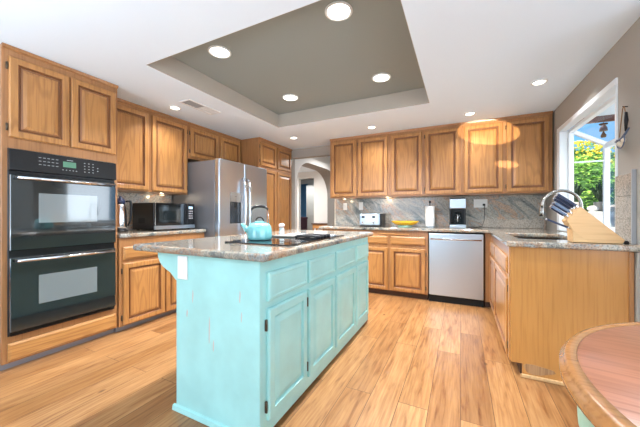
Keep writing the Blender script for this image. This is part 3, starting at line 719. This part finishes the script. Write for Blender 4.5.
for v in bm.verts: v.co.y *= .7
obj('dish', bm, 'platter_yellow', p)
p = thing('paper_towel_holder', 'white paper towel roll on an upright holder', 'paper towel', (-.385, 4.25, .9255))
obj('base', lathe(B(), [(.075, 0), (.075, .008), (.06, .012)], n=28), 'steel', p); obj('rod', lathe(B(), [(.006, .0125), (.006, .335), (.012, .34), (.015, .355), (.008, .368)], n=16), 'iron', p)
obj('paper_roll', lathe(B(), [(.058, .014), (.06, .018), (.06, .290), (.058, .294), (.02, .294)], n=36), 'paper', p)
c_ = thing('coffee_maker', 'black and steel drip coffee maker with glass carafe', 'coffee maker', (-.035, 4.27, .9255))
obj('base', box(B(), -.098, .098, -.13, .12, .001, .045, .006, 2), 'steel', c_); obj('column', box(B(), -.095, .095, .045, .12, .046, .255, .004), 'black_satin', c_)
obj('brew_head', box(B(), -.098, .098, -.12, .12, .256, .385, .008, 2), 'steel', c_); obj('top_cover', box(B(), -.09, .09, -.11, .11, .3855, .40, .004), 'black_satin', c_)
for x in (-.097, .085): obj('side_frame', box(B(), x, x + .012, -.10, .044, .046, .255), 'black_satin', c_)
ca = obj('carafe', lathe(B(), [(.05, .047), (.062, .06), (.062, .13), (.045, .18), (.042, .20)], 0, -.035, 28), 'glass_grey', c_)
obj('carafe_handle', tube(B(), [(-.0, -.085, .19), (-.0, -.125, .17), (-.0, -.125, .10), (-.0, -.098, .085)], .008, 8), 'steel_bright', ca)
obj('carafe_lid', lathe(B(), [(.043, .2005), (.043, .215), (.02, .22)], 0, -.035, 24), 'black_satin', ca)

def outlet(x, y, z, w_, h_, lab, n=1, cat='outlet', name='wall_outlet'):
    t = thing(name, lab, cat, (x, y, z)); plate(t, w_, h_, n=n); return t
sw = thing('light_switch', 'white light switch plate at the passage end of the backsplash', 'switch', (-1.735, YB - .0225, 1.235))
obj('cover_plate', box(B(), -.035, .035, -.006, -.0005, -.058, .058, .002), 'plastic_white', sw); obj('toggle', box(B(), -.009, .009, -.016, -.0065, -.014, .014, .002), 'plastic_white', sw)
outlet(-1.46, YB - .0225, 1.24, .07, .125, 'white outlet plate on the backsplash above the toaster')
o2 = outlet(.245, YB - .0225, 1.255, .165, .115, 'wide white double outlet plate right of the coffee maker', 2)
cd = obj('power_cord', tube(B(), [(.285, 4.452, 1.235), (.29, 4.435, 1.215), (.292, 4.44, 1.12), (.285, 4.42, 1.02), (.26, 4.40, .945), (.20, 4.37, .932), (.11, 4.36, .935)], .004, 8), 'black_satin')
box_ = B(); box(box_, .270, .300, 4.437, 4.459, 1.222, 1.250, .004); obj('plug', box_, 'black_satin', cd)
tag(cd, 'black power cord hanging from the double outlet to the coffee maker', 'cord')

# knife block and knives
kb = thing('knife_block', 'light wood slanted knife block on the window counter end', 'knife block', (0, 2.44, .9255))
def kp_(px, py, Y=2.44):
    f_ = 284.4; s_, c2 = math.sin(math.radians(26.3)), math.cos(math.radians(26.3))
    u = (px - 320) / f_; D = Y / (c2 + u * s_); return (D * (-s_ + u * c2), 1.11 + (214 - py) / f_ * D)
zb = .9255
block = [(.905, .0), (.668, .0), (.668, .085), (.640, .128), (.712, .226), (.925, .025), (.92, .0)]
block = [(.893, .001), (.655, .001), (.652, .082), (.622, .142), (.695, .232), (.902, .025)]
obj('block', prism(B(), block, 'y', -.055, .055, .003), 'block_wood', kb)
obj('seam_face', prism(B(), [(.652, .0815), (.655, .004), (.735, .004)], 'y', -.0575, -.0552), 'block_wood', kb)
obj('foot', lathe(B(), [(.010, 0), (.012, .012), (.006, .02)], .914, -.04, 14), 'iron', kb)
fa = Vector((.622, 0, .142)); fb = Vector((.695, 0, .232)); fd = (fb - fa).normalized(); nn = Vector((-fd.z, 0, fd.x))
def knife(tt, yy_, L_, lab, r_=.010, grp=None, mat='navy', da=0, at=None):
    base = Vector((at[0], 0, at[1])) if at else fa + (fb - fa) * tt
    t = thing('kitchen_knife', lab, 'knife', (base.x, 2.44 + yy_, zb + base.z))
    a0 = nn * .001; rot = Matrix.Rotation(math.atan2(nn.z, nn.x), 4, 'X')
    def seg(s0, s1, hw, hd, name, mat_):
        bm = B(); box(bm, s0, s1, -hd, hd, -hw, hw, min(hw, hd) * .5, 2)
        ang = math.atan2(nn.z, nn.x) + da; bmesh.ops.transform(bm, matrix=Matrix.Rotation(-ang, 4, 'Y'), verts=bm.verts[:]); return obj(name, bm, mat_, t)
    seg(.0012, .018, r_ * .75, r_ * .6, 'bolster', 'steel_bright'); seg(.0183, L_ - .012, r_, r_ * .75, 'handle', mat); seg(L_ - .0118, L_, r_ * .95, r_ * .8, 'end_cap', 'steel_bright')
knife(.95, -.03, .150, 'largest knife in the top row of the block, nearest the camera', .0085)
knife(.84, -.002, .145, 'top-row knife in the middle of the block', .0085)
knife(.73, .026, .135, 'top-row knife on the window side of the block', .0085)
knife(.50, -.03, .125, 'second-row knife nearest the camera in the block', .0075, mat='blue_grey')
knife(.48, .02, .12, 'second-row knife on the far side of the block', .0075)
knife(.26, -.03, .125, 'third-row knife nearest the camera in the block', .0075, mat='blue_grey')
knife(.24, .02, .115, 'third-row knife on the far side of the block', .0075)
knife(0, -.025, .15, 'lowest knife of the block with a slim dark handle', .0065, da=.24, at=(.6525, .088))

# window sill curl and wall hanging
sc_ = B(); tube(sc_, arc((1.13, 2.80, 1.02), .075, -70, 100, 14, 'xz'), [.006] * 15, 8); tube(sc_, [(1.156, 2.80, .9495), (1.156, 2.80, .936)], .006, 8); lathe(sc_, [(.04, 0), (.04, .006), (.01, .008)], 1.156, 2.80, 20, cz=.930)
tag(obj('iron_scroll', sc_, 'iron'), 'black iron curl standing on the window sill behind the knife block', 'ornament')
wh = thing('wall_hanging', 'twig and shell hanging on a cord beside the window', 'wall hanging', (XR - .02, 2.53, 1.80))
obj('cord', tube(B(), [(0, .055, -.18), (0, .015, -.005), (0, 0, 0.01), (0, -.012, -.005), (0, -.045, -.15)], .0025, 6), 'rope', wh)
obj('nail', tube(B(), [(.019, 0, .005), (-.006, 0, .008)], .003, 8), 'iron', wh)
obj('twig', tube(B(), [(-.005, .10, -.20), (-.01, .05, -.205), (-.008, 0, -.195), (-.01, -.05, -.175), (-.005, -.08, -.15)], [.004, .008, .007, .007, .004], 8), 'shell_blue', wh)
obj('feather', tube(B(), [(-.012, -.055, -.165), (-.016, -.075, -.10), (-.012, -.062, -.05), (-.012, -.045, -.04)], [.005, .011, .008, .003], 8), 'iron', wh)
obj('ring', tube(B(), arc((-.012, .01, -.21), .05, 150, 380, 18, 'yz'), .004, 8), 'shell_blue', wh)
for a, b_ in ((.03, -.225), (.0, -.235), (-.03, -.215)): obj('shell', lathe(B(), [(.002, -.02), (.012, -.008), (.013, .004), (.004, .014)], -.012, a, 12, cz=b_), 'plastic_cream', wh)

# ------------------------------------------------------------------ ceiling fixtures
def can_light(x, y, z, lab, r_=.085, power=6, glow='lamp', grp=None):
    t = thing('ceiling_light', lab, 'ceiling light', (x, y, z - .0005), group=grp)
    bm = B(); n = 40; prof = [(r_ + .018, 0), (r_ + .018, -.006), (r_ + .004, -.010), (r_, -.004), (r_, 0)]
    rings = [[bm.verts.new((q * math.cos(2 * PI * i / n), q * math.sin(2 * PI * i / n), h)) for i in range(n)] for q, h in prof]
    for a_, b2_ in zip(rings, rings[1:]):
        for i in range(n): bm.faces.new((a_[i], a_[(i + 1) % n], b2_[(i + 1) % n], b2_[i]))
    bmesh.ops.recalc_face_normals(bm, faces=bm.faces[:])
    obj('trim_ring', bm, 'white_paint', t)
    obj('lens', lathe(B(), [(r_ - .001, -.003), (r_ - .001, -.0005)], n=36), glow, t)
    d = bpy.data.lights.new('bulb', 'AREA'); d.shape = 'DISK'; d.size = r_ * 1.8; d.energy = power; d.color = (.93, .96, 1); d.spread = math.radians(125)
    o = bpy.data.objects.new('bulb', d); C.objects.link(o); o.parent = t; o.location = (0, 0, -.014)
    return t
for x, y, lab in ((-.735, 1.77, 'recessed light in the ceiling tray, nearest the camera and largest'), (-1.815, 1.77, 'recessed light in the ceiling tray nearest the oven wall'),
                  (-1.785, 2.83, 'recessed light in the ceiling tray corner toward the refrigerator'), (-.71, 2.82, 'recessed light in the ceiling tray corner toward the window')):
    can_light(x, y, TZ, lab, .075, 26)
for x, y, lab in ((.635, 3.17, 'small recessed ceiling light near the window'), (-1.09, 3.80, 'small recessed ceiling light before the middle wall cabinets'),
                  (-2.86, 2.13, 'small recessed ceiling light beside the air vent'), (-2.33, 3.79, 'small recessed ceiling light near the pantry'), (.10, 3.80, 'small recessed ceiling light above the sunlit cabinet corner')):
    can_light(x, y, CZ, lab, .045, 5)
v = thing('air_vent', 'white rectangular air vent in the ceiling near the oven wall', 'vent', (-2.59, 2.25, CZ))
obj('frame', cells(B(), [-.080, -.064, .064, .080], [-.215, -.20, .20, .215], lambda i, j: not (i == 1 and j == 1), -.008, -.0005), 'white_paint', v)
obj('duct', box(B(), -.063, .063, -.199, .0, -.0022, -.0008), 'vent_grey', v); obj('damper', box(B(), -.063, .063, .001, .199, -.0022, -.0008), 'white_paint', v)
for q in range(10): obj('louver', box(B(), -.062, .062, -.195 + q * .040, -.180 + q * .040, -.0065, -.003, .001), 'white_paint' if q > 4 else 'vent_grey', v)
# under-cabinet pucks
for x, y, lab in ((-1.68, 4.30, 'puck light under the wall cabinet at the passage end'), (-1.0, 4.38, 'puck light under the wall cabinet above the toaster')):
    t = thing('puck_light', lab, 'light', (x, y, 1.3595)); obj('housing', lathe(B(), [(.03, -.014), (.032, -.004), (.032, 0)], n=20), 'white_paint', t); obj('lens', lathe(B(), [(.024, -.017), (.026, -.0145)], n=20), 'puck_glow', t)
    d = bpy.data.lights.new('bulb', 'POINT'); d.energy = .5; d.color = (1, .8, .55); d.shadow_soft_size = .02; o = bpy.data.objects.new('bulb', d); C.objects.link(o); o.parent = t; o.location = (0, 0, -.03)
for y, lab in ((1.62, 'puck light under the left wall cabinet beside the oven'), (2.3, 'puck light under the left wall cabinet above the microwave')):
    t = thing('puck_light', lab, 'light', (-3.33, y, 1.3595)); obj('housing', lathe(B(), [(.03, -.014), (.032, -.004), (.032, 0)], n=20), 'white_paint', t); obj('lens', lathe(B(), [(.024, -.017), (.026, -.0145)], n=20), 'puck_glow', t)
    d = bpy.data.lights.new('bulb', 'POINT'); d.energy = .6; d.color = (1, .8, .55); d.shadow_soft_size = .02; o = bpy.data.objects.new('bulb', d); C.objects.link(o); o.parent = t; o.location = (0, 0, -.03)

# ------------------------------------------------------------------ round table
t = thing('round_table', 'round wooden dining table with pale green pedestal base in the foreground', 'table', (.795, .79, 0), math.radians(-8))
TR = .585
obj('tabletop', lathe(B(), [(TR - .055, .722), (TR - .035, .7215), (TR - .035, .757), (0.02, .757)], n=96), 'table_wood', t)
bm = B(); n = 96; prof = [(TR - .0345, .7155), (TR - .008, .7155), (TR, .722), (TR, .740), (TR - .007, .744), (TR - .009, .751), (TR - .014, .7582), (TR - .0345, .7585)]
rings = [[bm.verts.new((q * math.cos(2 * PI * i / n), q * math.sin(2 * PI * i / n), h)) for i in range(n)] for q, h in prof]; rings.append(rings[0])
for a_, b2_ in zip(rings, rings[1:]):
    for i in range(n): f_ = bm.faces.new((a_[i], a_[(i + 1) % n], b2_[(i + 1) % n], b2_[i])); f_.smooth = True
bmesh.ops.recalc_face_normals(bm, faces=bm.faces[:]); obj('rim', bm, 'table_rim_wood', t)
bm = B(); prof = [(TR - .06, .60), (TR - .036, .60), (TR - .032, .7145), (TR - .06, .7145)]
rings = [[bm.verts.new((q * math.cos(2 * PI * i / n), q * math.sin(2 * PI * i / n), h)) for i in range(n)] for q, h in prof]; rings.append(rings[0])
for a_, b2_ in zip(rings, rings[1:]):
    for i in range(n): bm.faces.new((a_[i], a_[(i + 1) % n], b2_[(i + 1) % n], b2_[i]))
bmesh.ops.recalc_face_normals(bm, faces=bm.faces[:]); obj('apron', bm, 'sage', t)
obj('pedestal', lathe(B(), [(.11, .05), (.12, .08), (.07, .14), (.06, .3), (.09, .42), (.06, .55), (.10, .64), (.20, .70), (.20, .721)], n=32), 'sage', t)
for q in range(4):
    a = q * PI / 2 + .6; ca_, sa = math.cos(a), math.sin(a)
    obj('foot', tube(B(), [(ca_ * .09, sa * .09, .12), (ca_ * .2, sa * .2, .09), (ca_ * .34, sa * .34, .03)], [.035, .032, .028], 10), 'sage', t)

# ------------------------------------------------------------------ outdoors
GROUPS = {'wall_cabinet': 'oak wall cabinets', 'base_cabinet': 'oak base cabinets', 'ceiling_light': 'recessed ceiling lights', 'kitchen_knife': 'knives in the wooden block', 'puck_light': 'puck lights under the wall cabinets', 'wall_outlet': 'white outlet plates', 'leafy_shrub': 'green shrubs outside', 'boulder': 'rocks on the garden wall', 'spiky_plant': 'spiky plants on the garden wall', 'countertop': 'granite counters'}
struct('ground', box(B(), 1.2, 14, 2.4, 22, -.08, -.065), 'soil')
pr = thing('patio_cover', 'dark wooden patio roof seen through the top of the garden window', 'patio cover', (1.12, 2.4, 0))
for q in range(9): obj('board', box(B(), .01, 4.6, .1 + q * .42, .48 + q * .42, 2.79, 2.815, .003), 'patio_wood', pr)
for x in (.5, 1.3, 2.1, 2.9, 3.7): obj('rafter', box(B(), x, x + .05, .02, 3.8, 2.66, 2.789, .003), 'patio_wood', pr)
obj('beam', box(B(), .01, 4.7, 3.801, 3.90, 2.63, 2.79, .004), 'red_brown', pr)
for x in (4.4,): obj('post', box(B(), x, x + .1, 3.80, 3.90, -.06, 2.629, .004), 'patio_wood', pr)
wc = thing('wind_chime', 'small wind chime hanging from the patio roof beam', 'wind chime', (2.02, 6.0, 2.62))
obj('string', tube(B(), [(0, 0, 0.03), (0, 0, -.08)], .004, 6), 'rope', wc); obj('top_disc', lathe(B(), [(.05, -.10), (.055, -.085), (.02, -.08)], n=18), 'iron', wc)
obj('bell', lathe(B(), [(.05, -.2), (.045, -.15), (.02, -.101)], n=18), 'shell_blue', wc); obj('clapper', lathe(B(), [(.03, -.3), (.035, -.27), (.02, -.24), (.004, -.2)], n=14), 'brown_dark', wc)

def foliage(name, lab, cat, cx_, cy_, cz_, rx, ry, rz_, n_, mats, size=.07, core='core_green', kind='stuff', flowers=None):
    t = thing(name, lab, cat, (cx_, cy_, 0))
    bm = B(); bmesh.ops.create_icosphere(bm, subdivisions=3, radius=1)
    for v in bm.verts:
        k_ = 1 + .12 * math.sin(7 * v.co.x + 3 * v.co.z) * math.cos(6 * v.co.y)
        v.co = Vector((v.co.x * rx * .86 * k_, v.co.y * ry * .86 * k_, cz_ + v.co.z * rz_ * .86 * k_))
    obj('inner_growth', bm, core, t)
    bm = B()
    for _ in range(n_):
        a = random.uniform(0, 2 * PI); z = random.uniform(-1, 1); q = math.sqrt(1 - z * z); rr = random.uniform(.84, 1.1)
        p_ = Vector((rx * q * math.cos(a) * rr, ry * q * math.sin(a) * rr, cz_ + rz_ * z * rr))
        M_ = Matrix.Rotation(random.uniform(0, 2 * PI), 3, 'Z') @ Matrix.Rotation(random.uniform(-1.2, 1.2), 3, 'X'); s_ = size * random.uniform(.6, 1.3)
        vv_ = [bm.verts.new(p_ + M_ @ Vector(c2)) for c2 in ((-s_ * .5, 0, 0), (0, -s_ * .25, .01), (s_ * .5, 0, 0), (0, s_ * .25, .01))]
        f_ = bm.faces.new(vv_); f_.material_index = random.randrange(2)
    o_ = obj('leaves', bm, mats, t); o_['kind'] = 'stuff'
    if flowers:
        bm = B()
        for _ in range(flowers):
            a = random.uniform(0, 2 * PI); z = random.uniform(.35, 1); q = math.sqrt(1 - z * z)
            p_ = Vector((rx * q * math.cos(a) * 1.08, ry * q * math.sin(a) * 1.08, cz_ + rz_ * z * 1.08))
            bmesh.ops.create_icosphere(bm, subdivisions=1, radius=random.uniform(.018, .038), matrix=Matrix.Translation(p_))
        o2_ = obj('blossoms', bm, 'flower_yellow', t); o2_['kind'] = 'stuff'
    obj('stem', tube(B(), [(0, 0, -.06), (0, 0, max(.1, cz_ - rz_ * .5))], .05, 8), 'brown_dark', t)
    return t
foliage('leafy_shrub', 'large bright green shrub filling the garden window view', 'shrub', 2.35, 7.8, 1.30, 1.15, .8, .95, 9000, ['leaf_a', 'leaf_b'])
foliage('flowering_shrub', 'shrub topped with yellow blossoms behind the green shrub', 'shrub', 2.75, 9.9, 1.9, 1.5, .8, 1.05, 7000, ['leaf_a', 'leaf_b'], flowers=700)
foliage('leafy_shrub', 'green shrub beyond the window corner post to the right', 'shrub', 4.9, 8.0, 1.35, 1.1, .9, 1.0, 6000, ['leaf_a', 'leaf_b'])
foliage('leafy_shrub', 'green shrub close to the house wall outside', 'shrub', 1.5, 12.2, 1.6, 1.2, .9, 1.2, 4000, ['leaf_a', 'leaf_b'])
def spiky(x, y, z, lab, h_=.4):
    t = thing('spiky_plant', lab, 'plant', (x, y, z)); bm = B()
    for q in range(26):
        a = q * 2.4; tl = .2 + .8 * (q / 26); dx, dy = math.cos(a), math.sin(a)
        pts_ = [Vector((dx * .02, dy * .02, 0)), Vector((dx * .12 * (1.2 - tl), dy * .12 * (1.2 - tl), h_ * .5)), Vector((dx * .18 * (1.15 - tl), dy * .18 * (1.15 - tl), h_ * (0.5 + .5 * tl)))]
        tube(bm, pts_, [.016, .022, .003], 5)
    obj('blades', bm, 'leaf_dark', t)
    obj('pot', lathe(B(), [(.09, -.16), (.11, -.01), (.10, 0), (.05, 0.005)], n=20), 'stone', t)
wl = obj('retaining_wall', box(B(), 1.4, 4.6, 6.1, 6.9, -.064, 1.15, .02, 2), 'pale_stone'); tag(wl, 'pale stone garden wall outside below the shrubs', 'garden wall')
spiky(1.78, 6.5, 1.315, 'dark spiky potted plant on the garden wall, left in the window', .40)
spiky(2.17, 6.5, 1.315, 'dark spiky potted plant on the garden wall by the window post', .38)
for q, (x, y, r_, m_, lab) in enumerate(((1.60, 6.24, .08, 'stone', 'tan boulder at the left end of the garden wall'), (1.97, 6.24, .07, 'pale_stone', 'pale boulder between the two spiky plants'),
                                (2.2, 6.20, .09, 'stone', 'tan boulder right of the spiky plants'), (1.79, 6.2, .06, 'pale_stone', 'small pale rock in front of the left spiky plant'))):
    bm = B(); bmesh.ops.create_icosphere(bm, subdivisions=3, radius=r_)
    for v in bm.verts:
        k_ = 1 + .16 * math.sin(23 * v.co.x + q) * math.cos(19 * v.co.y + 2 * q) + .1 * math.sin(31 * v.co.z); v.co *= k_; v.co.z *= .75
    o_ = obj('boulder', bm, m_, loc=(x, y, 1.15 + r_ * .62)); tag(o_, lab, 'rock')

for o_ in bpy.data.objects:
    k_ = o_.name.split('.')[0]
    if o_.parent is None and k_ in GROUPS: o_['group'] = GROUPS[k_]
